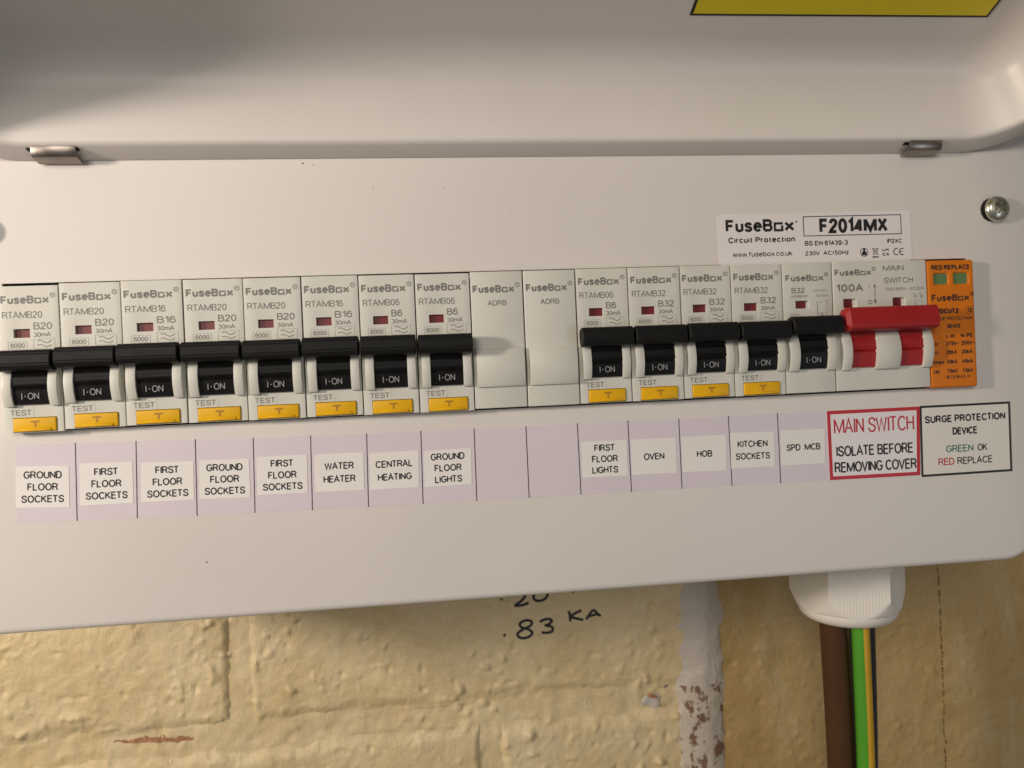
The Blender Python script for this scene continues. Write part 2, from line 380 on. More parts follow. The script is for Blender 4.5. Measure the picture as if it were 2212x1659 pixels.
def grid_mesh(x0, x1, z0, z1, step, fy):
    nx = max(2, int((x1 - x0) / step)); nz = max(2, int((z1 - z0) / step)); b = MB()
    b.v = [(x0 + (x1 - x0) * i / nx, 0, z0 + (z1 - z0) * k / nz) for k in range(nz + 1) for i in range(nx + 1)]
    b.v = [(x, fy(x, z), z) for x, _, z in b.v]
    b.f = [(k * (nx + 1) + i, k * (nx + 1) + i + 1, (k + 1) * (nx + 1) + i + 1, (k + 1) * (nx + 1) + i) for k in range(nz) for i in range(nx)]
    b.m = [0] * len(b.f); return b
wall = empty('brick_wall', (0, WY, -300), 'old brick wall painted ochre yellow behind and below the white enclosure', 'wall')
def wall_xf(): return Matrix.Translation((0, -WY, 300))
JZ = -161.0                     # bed joint in view
for (x0, x1, z0, z1, st) in (
        (-178, 39.8, JZ + 5, JZ + 74, 0.9), (43.5, 258, JZ + 5, JZ + 74, 0.9),          # the course above the joint
        (-75, 151, JZ - 72, JZ - 5, 1.0), (155, 258, JZ - 72, JZ - 5, 1.0),             # the course below
        (-290, -85, JZ - 72, JZ - 5, 3.0),
        (-178, 37.5, JZ - 149, JZ - 82, 3.0), (47.5, 249, JZ - 149, JZ - 82, 3.0)):
    BRICKS.append((x0, x1, z0, z1))
    g = grid_mesh(x0, x1, z0, z1, st, lambda x, z: WY - lumps(x, z) - bricky(x, z, x0, x1, z0, z1))
    g.build('brick', 'ochre_paint', wall, smooth=180, weld=False, xf=wall_xf())
grid_mesh(-300, 262, -292, 160, 1.5, lambda x, z: mortar_y(x, z) + 0.3).build('mortar', 'ochre_paint', wall, smooth=180, weld=False, xf=wall_xf())
grid_mesh(-700, 1000, -600, 480, 6, lambda x, z: WY + 5.5 - lumps(x, z)).build('wall_base', 'ochre_paint', wall, smooth=180, weld=False, xf=wall_xf())
# rendered boards right of the chase
def board_y(x, z, x0, x1):
    t = 1.0
    h = 0.45 * fbm(x, z, 60, 3, 4.0) + 0.25 * fbm(x, z, 9, 5, 8.0) + 0.55 * lumps(x + 400, z)
    w = math.exp(-((x - 288 - 4 * fbm(x, z, 18, 2, 1.0)) / 5.5) ** 2)        # a run of thick filler
    if z < -150: w *= max(0, 1 + (z + 150) / 14)
    return WY + 0.8 - h - 1.3 * t * 0.6 + (1 - t) * 1.6 - 1.2 * w
grid_mesh(254.0, 520, -292, 160, 1.1, lambda x, z: board_y(x, z, 254.0, 530)).build('render_panel', 'ochre_board_shaded', wall, smooth=180, weld=False, xf=wall_xf())
b = MB()                        # a hairline crack, open in places
zc_ = -60.0
while zc_ > -290:
    gap = 0.8 + 3.0 * max(0.0, noise.noise(Vector((zc_ * 0.35, 4.0, 0)))); ln = 2.5 + 5.0 * abs(noise.noise(Vector((zc_ * 0.21, 9.0, 0))))
    for q in range(5):
        z0, z1 = zc_ - ln * q / 5, zc_ - ln * (q + 1) / 5
        e = [381.6 + 0.9 * noise.noise(Vector((z_ * 0.16, 2.0, 0))) for z_ in (z0, z1)]
        w_ = [0.28 + 0.55 * abs(noise.noise(Vector((z_ * 0.4, 6.0, 0)))) for z_ in (z0, z1)]
        P4 = [(e[0] - w_[0], z0), (e[0] + w_[0], z0), (e[1] + w_[1], z1), (e[1] - w_[1], z1)]
        b.add([(x, board_y(x, z, 254.0, 530) - 0.07, z) for x, z in P4], [(0, 1, 2, 3)])
    zc_ -= ln + gap
b.build('crack', 'crack_dark', wall, smooth=0, xf=wall_xf())
# plaster-filled chase
def chase_y(x, z):
    u = (x - 243.5) / 25.0
    prof = 3.2 * math.sin(max(0, min(1, u)) * math.pi)
    if z > -150: prof = prof * 0.5 + 1.2 * max(0, 1 - abs(u - 0.62) * 2.2)
    edge = min(x - 243.8 + 3.2 * fbm(x, z, 16, 3, 12.0) + (3.5 if -146 < z < -138 else 0) , 267.4 - x + 3.0 * fbm(x, z, 14, 3, 15.0) + (2.6 if -162 < z < -152 else 0))
    t = max(0, min(1, (edge + 1.0) / 1.6))
    return WY + 2.5 - t * (1.8 + prof) - 0.35 * fbm(x, z, 6, 4, 3.0)
grid_mesh(238, 274, -156, 160, 0.8, chase_y).build('plaster_strip', 'bare_plaster', wall, smooth=180, weld=False, xf=wall_xf())
grid_mesh(238, 274, -292, -156.001, 0.8, chase_y).build('plaster_strip', 'plaster', wall, smooth=180, weld=False, xf=wall_xf())
# chips in the paint
def chip(poly_px, material, name, lift=0.5):
    pts = [un(u, v, WY) for u, v in poly_px]; b = MB(); n = len(pts)
    cx = sum(p[0] for p in pts) / n; cz = sum(p[1] for p in pts) / n
    b.v = [(x, surf_y(x, z) - 0.12, z) for x, z in pts] + [((x * 2 + cx) / 3, surf_y((x * 2 + cx) / 3, (z * 2 + cz) / 3) - lift, (z * 2 + cz) / 3) for x, z in pts] + [(cx, surf_y(cx, cz) - lift - 0.1, cz)]
    b.f = [(i, (i + 1) % n, n + (i + 1) % n, n + i) for i in range(n)] + [(n + i, n + (i + 1) % n, 2 * n) for i in range(n)]
    b.m = [0] * len(b.f); b.build(name, material, wall, smooth=0, weld=True, xf=wall_xf())
chip([(1386, 1519), (1396, 1505), (1412, 1500), (1430, 1506), (1428, 1518), (1424, 1533), (1412, 1532), (1404, 1528), (1390, 1527)], 'bare_plaster', 'paint_chip', 0.9)
chip([(1398, 1506), (1408, 1500), (1426, 1507), (1424, 1514), (1408, 1512)], 'bare_brick', 'paint_chip', 1.15)
def chip_run(pts):
    up = [(u, v - 1.0 - (3.0 + 12 * abs(noise.noise(Vector((u * 0.11, 1.3, 0))))) * min(1, (u - 238) / 60, (420 - u) / 25)) for u, v in pts]
    dn = [(u, v + (2.0 + 7 * abs(noise.noise(Vector((u * 0.13, 8, 0))))) * min(1, (u - 238) / 60, (420 - u) / 25)) for u, v in reversed(pts)]
    quads = list(zip(up, reversed(dn)))
    b = MB()
    for (u0, v0), (u1, v1) in quads:
        for (u, v) in ((u0, v0), (u1, v1)):
            x, z = un(u, v, WY); b.v.append((x, surf_y(x, z) - 0.22, z))
    b.f = [(2 * i, 2 * i + 1, 2 * i + 3, 2 * i + 2) for i in range(len(quads) - 1)]; b.m = [0] * len(b.f)
    b.build('bare_brick_chip', 'bare_brick', wall, smooth=180, xf=wall_xf())
chip_run([(240 + i * 3.2, 1607 - i * 0.16 - 4 * noise.noise(Vector((i * 0.15, 0, 0)))) for i in range(56)])
# marker figures
def marker(strokes, name='handwriting', w=0.62):
    b = MB()
    for st in strokes:
        P = []
        for k in range(len(st) - 1):                                  # Catmull-Rom through the pixel points
            p0, p1, p2, p3 = st[max(0, k - 1)], st[k], st[k + 1], st[min(len(st) - 1, k + 2)]
            for q in range(7):
                t = q / 7
                P.append(tuple(0.5 * (2 * p1[a] + (p2[a] - p0[a]) * t + (2 * p0[a] - 5 * p1[a] + 4 * p2[a] - p3[a]) * t * t + (3 * p1[a] - p0[a] - 3 * p2[a] + p3[a]) * t ** 3) for a in (0, 1)))
        P.append(st[-1]); P = [un(u, v, WY) for u, v in P]
        o = len(b.v); n = len(P)
        for i, (x, z) in enumerate(P):
            a = P[max(0, i - 1)]; c = P[min(n - 1, i + 1)]; d = Vector((c[0] - a[0], c[1] - a[1])); d = d / max(d.length, 1e-6)
            for sgn in (-1, 0, 1):
                xx, zz = x - d.y * sgn * w, z + d.x * sgn * w
                b.v.append((xx, surf_y(xx, zz) - 0.16, zz))
        for i in range(n - 1):
            for j in (0, 1):
                b.f.append((o + 3 * i + j, o + 3 * i + j + 1, o + 3 * i + j + 4, o + 3 * i + j + 3)); b.m.append(0)
    b.build(name, 'marker_ink', wall, smooth=180, weld=False, xf=wall_xf())
marker([[(1088, 1371), (1092, 1374)],
        [(1150, 1343), (1138, 1340), (1124, 1346), (1126, 1355), (1142, 1360), (1150, 1368), (1140, 1377), (1124, 1378), (1118, 1370), (1130, 1360), (1146, 1352), (1150, 1343)],
        [(1166, 1344), (1180, 1337), (1192, 1340), (1186, 1348), (1178, 1351), (1192, 1354), (1193, 1363), (1182, 1367), (1170, 1366)],
        [(1229, 1320), (1231, 1330), (1232, 1342)], [(1256, 1318), (1243, 1325), (1233, 1332), (1246, 1336), (1260, 1339)],
        [(1266, 1338), (1274, 1326), (1282, 1318), (1290, 1325), (1298, 1331)], [(1272, 1331), (1282, 1329), (1292, 1327)],
        [(1081, 1293), (1084, 1295)],
        [(1112, 1285), (1124, 1280), (1134, 1286), (1126, 1298), (1113, 1308), (1128, 1307), (1142, 1302)],
        [(1160, 1276), (1152, 1288), (1158, 1297), (1172, 1296), (1182, 1286), (1180, 1276)], [(1236, 1277), (1239, 1279)]])

# ================================================================== enclosure
unit = empty('consumer_unit', (150, 60, -76), 'white metal consumer unit enclosure with raised hinged lid fixed to ochre wall', 'consumer unit')
UX = Matrix.Translation((-150, -60, 76))
PX0, PX1, PZ0, PZ1, PR = -22.0, 351.5, -79.0, 152.0, 15.0
def rrect(x0, x1, z0, z1, r, n=10):
    out = []
    for cx, cz, a in ((x1 - r, z1 - r, 0), (x0 + r, z1 - r, 90), (x0 + r, z0 + r, 180), (x1 - r, z0 + r, 270)):
        for i in range(n + 1):
            t = math.radians(a + 90 * i / n); out.append((cx + r * math.cos(t), cz + r * math.sin(t)))
    return out
def z_tilt(x): return (x - 153) * 0.0040 - 0.05         # the DIN rail sits very slightly off level
cut = [(-0.4, -15.5 + z_tilt(0)), (325.0, -15.5 + z_tilt(325)), (325.0, 30.85 + z_tilt(325)), (-0.4, 30.85 + z_tilt(0))]
bm = bmesh.new()
def loop(pts, y):
    v = [bm.verts.new((x * S, y * S, z * S)) for x, z in pts]
    return v, [bm.edges.new((v[i], v[(i + 1) % len(v)])) for i in range(len(v))]
rr = 2.2
face_o, e1 = loop(rrect(PX0 + rr, PX1 - rr, PZ0 + rr, PZ1 - rr, PR - rr), 0)
hole_o, e2 = loop(cut, 0)
bmesh.ops.triangle_fill(bm, use_beauty=True, edges=e1 + e2, normal=(0, -1, 0))
prev = face_o
for k in range(1, 5):
    a = k / 4 * math.pi / 2; ins = rr * (1 - math.sin(a)); y = rr * (1 - math.cos(a))
    cur, _ = loop(rrect(PX0 + ins, PX1 - ins, PZ0 + ins, PZ1 - ins, PR - ins), y)
    for i in range(len(cur)): bm.faces.new((prev[i], prev[(i + 1) % len(cur)], cur[(i + 1) % len(cur)], cur[i]))
    prev = cur
cur, _ = loop(rrect(PX0, PX1, PZ0, PZ1, PR), 24)
for i in range(len(cur)): bm.faces.new((prev[i], prev[(i + 1) % len(cur)], cur[(i + 1) % len(cur)], cur[i]))
hb, _ = loop(cut, 1.2)
for i in range(4): bm.faces.new((hole_o[i], hb[i], hb[(i + 1) % 4], hole_o[(i + 1) % 4]))
bmesh.ops.recalc_face_normals(bm, faces=bm.faces)
for v in bm.verts: v.co = (UX @ (v.co / S)) * S
me = bpy.data.meshes.new('front_cover'); bm.to_mesh(me); bm.free(); me.materials.append(MATS['white_paint'])
for p in me.polygons: p.use_smooth = True
me.set_sharp_from_angle(angle=math.radians(40))
o = bpy.data.objects.new('front_cover', me); COL.objects.link(o); o.parent = unit
# back box
b = MB(); x0, x1, z0, z1 = PX0 + 2, PX1 - 2, PZ0 + 2.5, PZ1 - 2
b.box(x0, x1, 20, 96.5, z0, z0 + 1.2); b.box(x0, x1, 20, 96.5, z1 - 1.2, z1); b.box(x0, x0 + 1.2, 20, 96.5, z0 + 1.2, z1 - 1.2)
b.box(x1 - 1.2, x1, 20, 96.5, z0 + 1.2, z1 - 1.2); b.box(x0, x1, 96.5, 97.5, z0, z1)
b.build('back_box', 'white_paint', unit, weld=False, smooth=0, xf=UX)
b = MB(); b.box(-5, 330, 44, 46, -10, 25); b.build('mounting_rail', 'zinc', unit, xf=UX)

# ---- the raised lid: a pressed tray seen from underneath
LID_OFF = -1.0
LPHI, LZ0 = math.radians(24), 68.4
LU0, LU1, LV = -20.0, 349.5, 132.0
def lid_pt(u, v, w):
    z = LZ0 + v * math.sin(LPHI) + w * math.cos(LPHI) + (u - 60) * 0.0042
    return (u, -0.25 - v * math.cos(LPHI) + w * math.sin(LPHI), z)
prof = [(0.0, 0.9), (0.0, 0.0), (0.4, -0.15)]
prof += [(6.2, 0.0)]
dr = math.radians(16); r1 = 2.0
for k in range(0, 7):           # convex fold into the side wall
    a = k / 6 * (math.pi / 2 - dr)
    prof.append((6.2 + r1 * math.sin(a), r1 * (1 - math.cos(a))))
s0, w0 = prof[-1]; WH = 27.0; r2 = 15.0
s1 = s0 + (WH - r2 - w0) * math.tan(dr); w1 = WH - r2 * (1 - math.sin(dr))
s1 = s0 + (w1 - w0) * math.tan(dr)
prof.append((s1, w1))
for k in range(1, 9):           # concave fillet into the floor
    a = dr + (math.pi / 2 - dr) * k / 8
    prof.append((s1 + r2 * (math.cos(dr) - math.cos(a)), w1 + r2 * (math.sin(a) - math.sin(dr))))
FLOOR_W = prof[-1][1]
LR = 30.0
bm = bmesh.new(); rings = []
for (s_, w_) in prof:
    rings.append([bm.verts.new([c * S for c in (UX @ Vector(lid_pt(u, v, w_)))]) for u, v in rrect(LU0 + s_, LU1 - s_, s_, LV - s_, max(LR - s_, 2.0), 14)])
for a, c in zip(rings, rings[1:]):
    n = len(a)
    for i in range(n): bm.faces.new((a[i], a[(i + 1) % n], c[(i + 1) % n], c[i]))
bm.faces.new(rings[-1])
bmesh.ops.recalc_face_normals(bm, faces=bm.faces)
me = bpy.data.meshes.new('lid'); bm.to_mesh(me); bm.free(); me.materials.append(MATS['white_paint'])
for p in me.polygons: p.use_smooth = True
me.set_sharp_from_angle(angle=math.radians(50))
lid = bpy.data.objects.new('lid', me); COL.objects.link(lid); lid.parent = unit
sm_ = lid.modifiers.new('sheet', 'SOLIDIFY'); sm_.thickness = 0.0009; sm_.offset = LID_OFF
# hinge tabs
def hinge_tab(x0, x1):
    b = MB()
    pts = [(-5.3, LZ0 + 3.2), (-5.45, LZ0 + 2.6), (-5.3, LZ0 + 0.7), (-5.0, LZ0 + 0.3), (-4.5, LZ0 + 0.1), (-0.7, LZ0 - 0.5)]      # (y, z) bent strip
    th = 0.9; up = []
    for i, (y, z) in enumerate(pts):
        a = pts[max(0, i - 1)]; c = pts[min(len(pts) - 1, i + 1)]; d = Vector((c[0] - a[0], c[1] - a[1])).normalized()
        up.append((y - d.y * th * -1, z + d.x * th * -1))
    dz = ((x0 + x1) / 2 - 60) * 0.0042
    b.prism([(y, z + dz) for y, z in pts + up[::-1]], x0, x1)
    t = b.build('hinge_tab', 'steel_tab', lid, bevel=0.15, xf=UX)
    b = MB()                                                    # slot in the lid's lip
    for (u, v) in ((x0 - 1.6, 4.3), (x1 + 0.6, 4.3), (x1 + 0.6, 6.0), (x0 - 1.6, 6.0)): b.v.append(lid_pt(u, v, -0.12))
    b.f = [(0, 1, 2, 3)]; b.m = [0]; b.build('hinge_slot', 'dark_inside', t, weld=False, smooth=0, xf=UX)
hinge_tab(12.4, 25.4); hinge_tab(300.2, 312.4)

# screws
def screw(x, z, ang):
    b = MB(); n = 40; R = 4.6; cr = Matrix.Rotation(ang, 2)
    prof = [(2.3, 0.0), (2.3, -1.3), (4.4, -1.3), (4.62, -1.55), (4.62, -2.0), (4.3, -2.7), (3.6, -3.35), (2.6, -3.8), (1.4, -4.02), (0.0, -4.1)]
    NR = 60
    def depth(px, pz):
        q = cr @ Vector((px, pz)); a, c = abs(q.x), abs(q.y)
        d = 0.0
        if (a < 0.48 and c < 2.35) or (c < 0.48 and a < 2.35): d = 1.5
        if c < 0.22 and a < 3.9: d = max(d, 0.55)
        return d
    # the head as a polar grid, so that the cross recess is real
    rs = [0.0001 + 4.62 * i / 26 for i in range(27)]
    def ytop(r):
        for (r0, y0), (r1, y1) in zip(prof[::-1], prof[::-1][1:]):
            if r0 <= r <= r1 + 1e-9: return y0 + (y1 - y0) * (r - r0) / max(r1 - r0, 1e-9)
        return -1.55
    na = 96
    for r in rs:
        for i in range(na):
            t = i * 2 * math.pi / na; px, pz = r * math.cos(t), r * math.sin(t)
            b.v.append((x + px, ytop(min(r, 4.61)) + depth(px, pz), z + pz))
    for k in range(len(rs) - 1):
        for i in range(na): b.f.append((k * na + i, k * na + (i + 1) % na, (k + 1) * na + (i + 1) % na, (k + 1) * na + i))
    o0 = len(b.v)
    for (r, y) in ((4.62, -1.5), (4.4, -1.1), (2.2, -1.1), (2.2, 0.0)):
        for i in range(na):
            t = i * 2 * math.pi / na; b.v.append((x + r * math.cos(t), y, z + r * math.sin(t)))
    base = (len(rs) - 1) * na
    for i in range(na): b.f.append((base + i, base + (i + 1) % na, o0 + (i + 1) % na, o0 + i))
    for k in range(3):
        for i in range(na): b.f.append((o0 + k * na + i, o0 + k * na + (i + 1) % na, o0 + (k + 1) * na + (i + 1) % na, o0 + (k + 1) * na + i))
    b.m = [0] * len(b.f)
    s = b.build('screw', 'zinc', unit, smooth=40, xf=UX)
    b = MB(); disc(b, x - 0.9, z, 4.3, -0.12); b.build('screw_hole_shade', 'dark_inside', s, weld=False, smooth=0, xf=UX)  # flat dark disc paints the shadow in the hole behind the head
screw(336.2, 48.8, math.radians(38)); screw(-7.2, 46.7, math.radians(10))
# grit and specks on the paint
b = MB()
for (u, v, r) in ((654, 353, 0.35), (677, 356, 0.22), (446, 1214, 0.32), (806, 405, 0.2), (986, 255, 0.2), (957, 405, 0.2), (1104, 460, 0.15), (1655, 1033, 0.12), (300, 700, 0.12)):
    x, z = un(u, v, 0)
    if v > 350: b = MB(); disc(b, x, z, r * 0.75, -0.1, n=7); b.build('paint_speck', 'dust', unit, weld=False, smooth=0, xf=UX)

# ================================================================== modules on the rail
XB = [0.0, 17.65, 35.75, 54.2, 72.5, 90.5, 108.5, 126.5, 144.5, 162.1, 179.8, 197.7, 215.8, 233.9, 252.3, 270.8, 288.6, 306.4, 324.7]
PF = 3.85                       # module faces stand this far in front of the cover
def bulge(z0, z1, h, n=14, y0=0.0):
    """arc profile (y, z) standing h proud of the plane y0 between z0 and z1"""
    out = []
    for i in range(n + 1):
        t = i / n; out.append((y0 - h * math.sin(math.pi * (0.12 + 0.76 * t)) ** 0.8, z0 + (z1 - z0) * t))
    return [(y0 + 0.6, z0)] + out + [(y0 + 0.6, z1)]
def body_mesh(name, w, holes, parent, material='abs', bevel=0.28, h=45.0, extra=None):
    b = MB(); g = 0.19
    xs = sorted({g, w - g} | {v for q in holes for v in q[:2]}); zs = sorted({-h, 0.0} | {v for q in holes for v in q[2:]})
    b.cells(xs, zs, holes, 0.0, 1.4)
    o = b.build(name, material, parent, bevel=bevel, seg=3)
    return o
def back_block(w, parent, material='abs', h=45.0):
    b = MB(); b.box(0.3, w - 0.3, 1.3, 42, -h + 0.5, -0.5); return b.build('rear_housing', material, parent)
def cheek(b, x0, x1, z0, z1, h): b.prism(bulge(z0, z1, h), x0, x1)
def drum(parent, x0, x1, z0, z1, h, material, ridge_z):
    pr = bulge(z0, z1, h, 40); out = []
    for (y, z) in pr:
        d = abs(z - ridge_z)
        if d < 0.35: y += 0.5 * (1 - d / 0.35)
        d = abs(z - ridge_z - 1.0)
        if d < 0.5: y -= 0.45 * (1 - d / 0.5)
        d = abs(z - ridge_z - 4.2)
        if d < 0.6: y += 0.5 * (1 - d / 0.6)
        out.append((y, z))
    b = MB(); b.prism(out, x0, x1); return b.build('rocker', material, parent, smooth=25)
def grip_bar(parent, x0, x1, zc, hgt, yb, yf, material, ribs=9, cham=0.0):
    """the bar of the toggle; ribbed front, tilted up"""
    pr = []; n = 48; cy, cz = (yb + yf) / 2, zc; ry, rz = (yb - yf) / 2, hgt / 2
    for i in range(n):
        t = 2 * math.pi * i / n; c, s_ = math.cos(t), math.sin(t); e = 0.52
        e = 0.42 if cham else 0.68; y = -ry * math.copysign(abs(c) ** e, c); z = rz * math.copysign(abs(s_) ** e, s_)
        if ribs and c > 0.15: y += 0.13 * (i % 2)
        a = math.radians(-8); pr.append((cy + y * math.cos(a) - z * math.sin(a), cz + y * math.sin(a) + z * math.cos(a)))
    b = MB()
    if cham:
        lay = [(x0, 0.62), (x0 + cham, 1.0), (x1 - cham, 1.0), (x1, 0.62)]
    else:
        lay = [(x0, 0.90), (x0 + 0.25, 1.0), (x1 - 0.25, 1.0), (x1, 0.90)]
    for (x, k) in lay: b.v += [(x, cy + (y - cy) * k, cz + (z - cz) * k) for y, z in pr]
    for q in range(3):
        for i in range(n): b.f.append((q * n + i, q * n + (i + 1) % n, (q + 1) * n + (i + 1) % n, (q + 1) * n + i))
    b.f += [tuple(reversed(range(n))), tuple(3 * n + i for i in range(n))]; b.m = [0] * len(b.f)
    return b.build('toggle', material, parent, smooth=35)
def flag(parent, x0, x1, z0, z1, material='flag_red', name='indicator_flag', y=1.15):
    b = MB(); b.sheet(x0 - 0.3, x1 + 0.3, z0 - 0.3, z1 + 0.3, y); return b.build(name, material, parent, weld=False, smooth=0)
Y_P = -0.035                    # print sits just off the moulding

def test_breaker(t, model, rating):
    win = (4.3, 9.1, -15.9, -13.2)
    body_mesh('housing', 18, [win, (2.9, 15.9, -44.9, -40.4)], t); back_block(18, t)
    flag(t, win[0] + 0.0, win[1], win[2], win[3])
    b = MB(); cheek(b, 1.2, 4.0, -37.0, -25.4, 2.7); b.build('cheek', 'abs', t, bevel=0.15)
    b = MB(); cheek(b, 14.6, 17.3, -37.0, -25.4, 2.7); b.build('cheek', 'abs', t, bevel=0.15)
    d = drum(t, 4.02, 14.58, -36.4, -22, 2.1, 'black_plastic', -31.6)
    b = MB(); zz = -34.9; put(b, 'I', 6.6, 6.95, zz, zz + 2.1, -1.93, 0, -0.012); disc(b, 7.75, zz + 1.0, 0.2, -1.93, n=8); put(b, 'ON', 8.5, 11.8, zz, zz + 2.1, -1.93, 0, -0.012)
    b.build('rocker_lettering', 'white_print', t, weld=False, smooth=0)
    grip_bar(t, 0.35, 17.65, -23.1, 6.3, -1.2, -7.2, 'black_plastic')
    # test button
    b = MB(); b.box(3.05, 15.75, 0.35 - 0.75, 1.3, -44.75, -40.55)
    btn = b.build('test_button', 'yellow_plastic', t, bevel=0.35, seg=3)
    b = MB(); yy = -0.43; b.sheet(8.3, 10.9, -42.0, -41.4, yy); b.sheet(9.3, 9.9, -43.4, -42.0, yy)
    b.build('button_mark', 'yellow_recess_shade', btn, weld=False, smooth=0)  # flat T; the shade of its recess is painted as darker yellow
    b = MB(); b.prism([(-0.3, -44.7), (-0.75, -44.5), (-0.8, -44.1), (-0.35, -43.5)], 5.6, 14.2); b.build('button_lip', 'yellow_plastic', btn, bevel=0.12)
    b = MB()
    brand(b, 0.9, 15.2, -5.5, -3.0, Y_P)
    put(b, model, 1.2, 12.9, -9.95, -7.8, Y_P, 0, -0.009)
    put(b, rating, 10.2, 15.7 if len(rating) == 3 else 13.7, -13.5, -11.3, Y_P)
    put(b, '30mA', 10.1, 15.2, -15.8, -14.35, Y_P)
    put(b, '6000', 3.2, 7.4, -18.95, -17.5, Y_P); b.frame(2.5, 8.1, -19.4, -17.05, 0.12, Y_P, 1)
    b.frame(10.0, 16.3, -19.45, -16.3, 0.12, Y_P, 1); wave(b, 11.2, 15.2, -17.2, 0.42, 0.26, Y_P); wave(b, 11.2, 15.2, -18.5, 0.35, 0.24, Y_P)
    put(b, 'TEST', 2.2, 8.5, -39.75, -38.0, Y_P)
    b.build('lettering', ['grey_print', 'grey_print_light'], t, weld=False, smooth=0)
    b = MB(); b.path([(9.2, -36.95), (9.1, -37.9), (9.15, -40.3)], 0.05, Y_P); b.build('mould_line', 'grey_print_light', t, weld=False, smooth=0)

def copy_tree(o, parent=None):
    c = o.copy(); COL.objects.link(c); c.parent = parent
    for ch in list(o.children): copy_tree(ch, c)
    return c
def place(t, i, n=1):
    xc = (XB[i] + XB[i + n]) / 2
    dz_ = [-.55, -.05, .1, 0, -.1, 0, -.2, -.3, .05, 0, .1, .05, .15, .05, .1, .1, 0, -.15][i]; dy_ = 0.14 * math.sin(i * 2.7)
    t.location = (XB[i] * S, (dy_ - PF) * S, (30.0 + dz_ + z_tilt(xc)) * S)
    t.scale = ((XB[i + n] - XB[i]) / (18.0 * n), 1, 1)
    t.rotation_euler = (0, -0.0040, 0)
GB = 'test-button breakers in the row'
ROW = [
 (0, 'RTAMB20', 'B20', 'end breaker B20 of the row, above the ground floor sockets sticker at the strip end'),
 (1, 'RTAMB20', 'B20', 'B20 breaker second in the row, between the end breaker and the B16 socket breaker'),
 (2, 'RTAMB16', 'B16', 'B16 breaker with yellow test button above a first floor sockets sticker'),
 (3, 'RTAMB20', 'B20', 'B20 breaker above ground floor sockets sticker, between a B16 and a B20'),
 (4, 'RTAMB20', 'B20', 'B20 breaker above first floor sockets sticker, beside the water heater breaker'),
 (5, 'RTAMB16', 'B16', 'B16 breaker with yellow test button above the water heater sticker'),
 (6, 'RTAMB06', 'B6', 'B6 breaker with yellow test button above the central heating sticker'),
 (7, 'RTAMB06', 'B6', 'B6 breaker above ground floor lights sticker, next to a plain blank module'),
 (10, 'RTAMB06', 'B6', 'B6 breaker above first floor lights sticker, next to a plain blank module'),
 (11, 'RTAMB32', 'B32', 'B32 breaker with yellow test button above the oven sticker'),
 (12, 'RTAMB32', 'B32', 'B32 breaker with yellow test button above the hob sticker'),
 (13, 'RTAMB32', 'B32', 'B32 breaker with yellow test button above the kitchen sockets sticker')]
protos = {}
for (i, model, rating, label) in ROW:
    if rating in protos: t = copy_tree(protos[rating])
    else:
        t = empty('circuit_breaker', (0, 0, 0)); test_breaker(t, model, rating); protos[rating] = t
    tag(t, label, 'circuit breaker', GB); place(t, i)
    for ch in t.children:
        if ch.name.startswith('toggle'): ch.rotation_euler.x = math.radians(0.7) * math.sin(i * 1.9 + 0.4)

# blank modules
bl = empty('blank_module', (0, 0, 0))
body_mesh('housing', 18, [], bl); back_block(18, bl)
b = MB(); cheek(b, 1.1, 17.3, -38.0, -25.5, 2.3); b.build('cheek', 'abs', bl, bevel=0.18)
b = MB(); brand(b, 0.9, 15.1, -7.0, -4.5, Y_P, bold=0.03); put(b, 'ADRB', 5.7, 12.2, -11.3, -9.5, Y_P); b.build('lettering', 'grey_print', bl, weld=False, smooth=0)
tag(bl, 'plain white blank module beside the ground floor lights breaker', 'blank module', 'blank modules in the row'); place(bl, 8)
b2 = copy_tree(bl); tag(b2, 'plain white blank module beside the first floor lights breaker', 'blank module', 'blank modules in the row'); place(b2, 9)

# narrow breaker without test button
t = empty('circuit_breaker', (0, 0, 0)); win = (4.7, 9.4, -15.7, -13.1)
body_mesh('housing', 18, [win], t); back_block(18, t); flag(t, win[0], win[1] - 1.0, win[2], win[3])
for (x0, x1) in ((1.0, 4.3), (14.3, 17.4)):
    b = MB(); cheek(b, x0, x1, -37.4, -25.2, 2.9); b.build('cheek', 'abs', t, bevel=0.15)
drum(t, 4.32, 14.28, -36.7, -22, 2.1, 'black_plastic', -30.6)
b = MB(); zz = -34.7; put(b, 'I', 6.6, 6.95, zz, zz + 2.1, -1.98, 0, -0.012); disc(b, 7.75, zz + 1.0, 0.2, -1.98, n=8); put(b, 'ON', 8.5, 11.8, zz, zz + 2.1, -1.98, 0, -0.012)
b.build('rocker_lettering', 'white_print', t, weld=False, smooth=0)
grip_bar(t, 0.3, 17.7, -22.0, 6.3, -1.2, -7.3, 'black_plastic')
b = MB(); brand(b, 1.3, 15.0, -6.3, -4.1, Y_P); put(b, 'B32', 3.3, 8.0, -10.4, -8.5, Y_P)
put(b, 'MT06B321', 3.2, 9.0, -11.9, -11.1, Y_P); put(b, '230/400V~', 11.0, 16.4, -10.1, -9.2, Y_P, 1); put(b, '50/60Hz', 12.0, 16.6, -11.9, -11.0, Y_P, 1)
b.frame(2.4, 6.1, -18.9, -17.5, 0.1, Y_P, 1); put(b, '6000', 2.8, 5.7, -18.6, -17.8, Y_P, 1)
b.path([(12.3, -13.4), (12.3, -18.3)], 0.2, Y_P); put(b, 'I', 13.6, 13.8, -14.3, -13.3, Y_P); ring(b, 13.7, -17.9, 0.5, 0.14, Y_P)
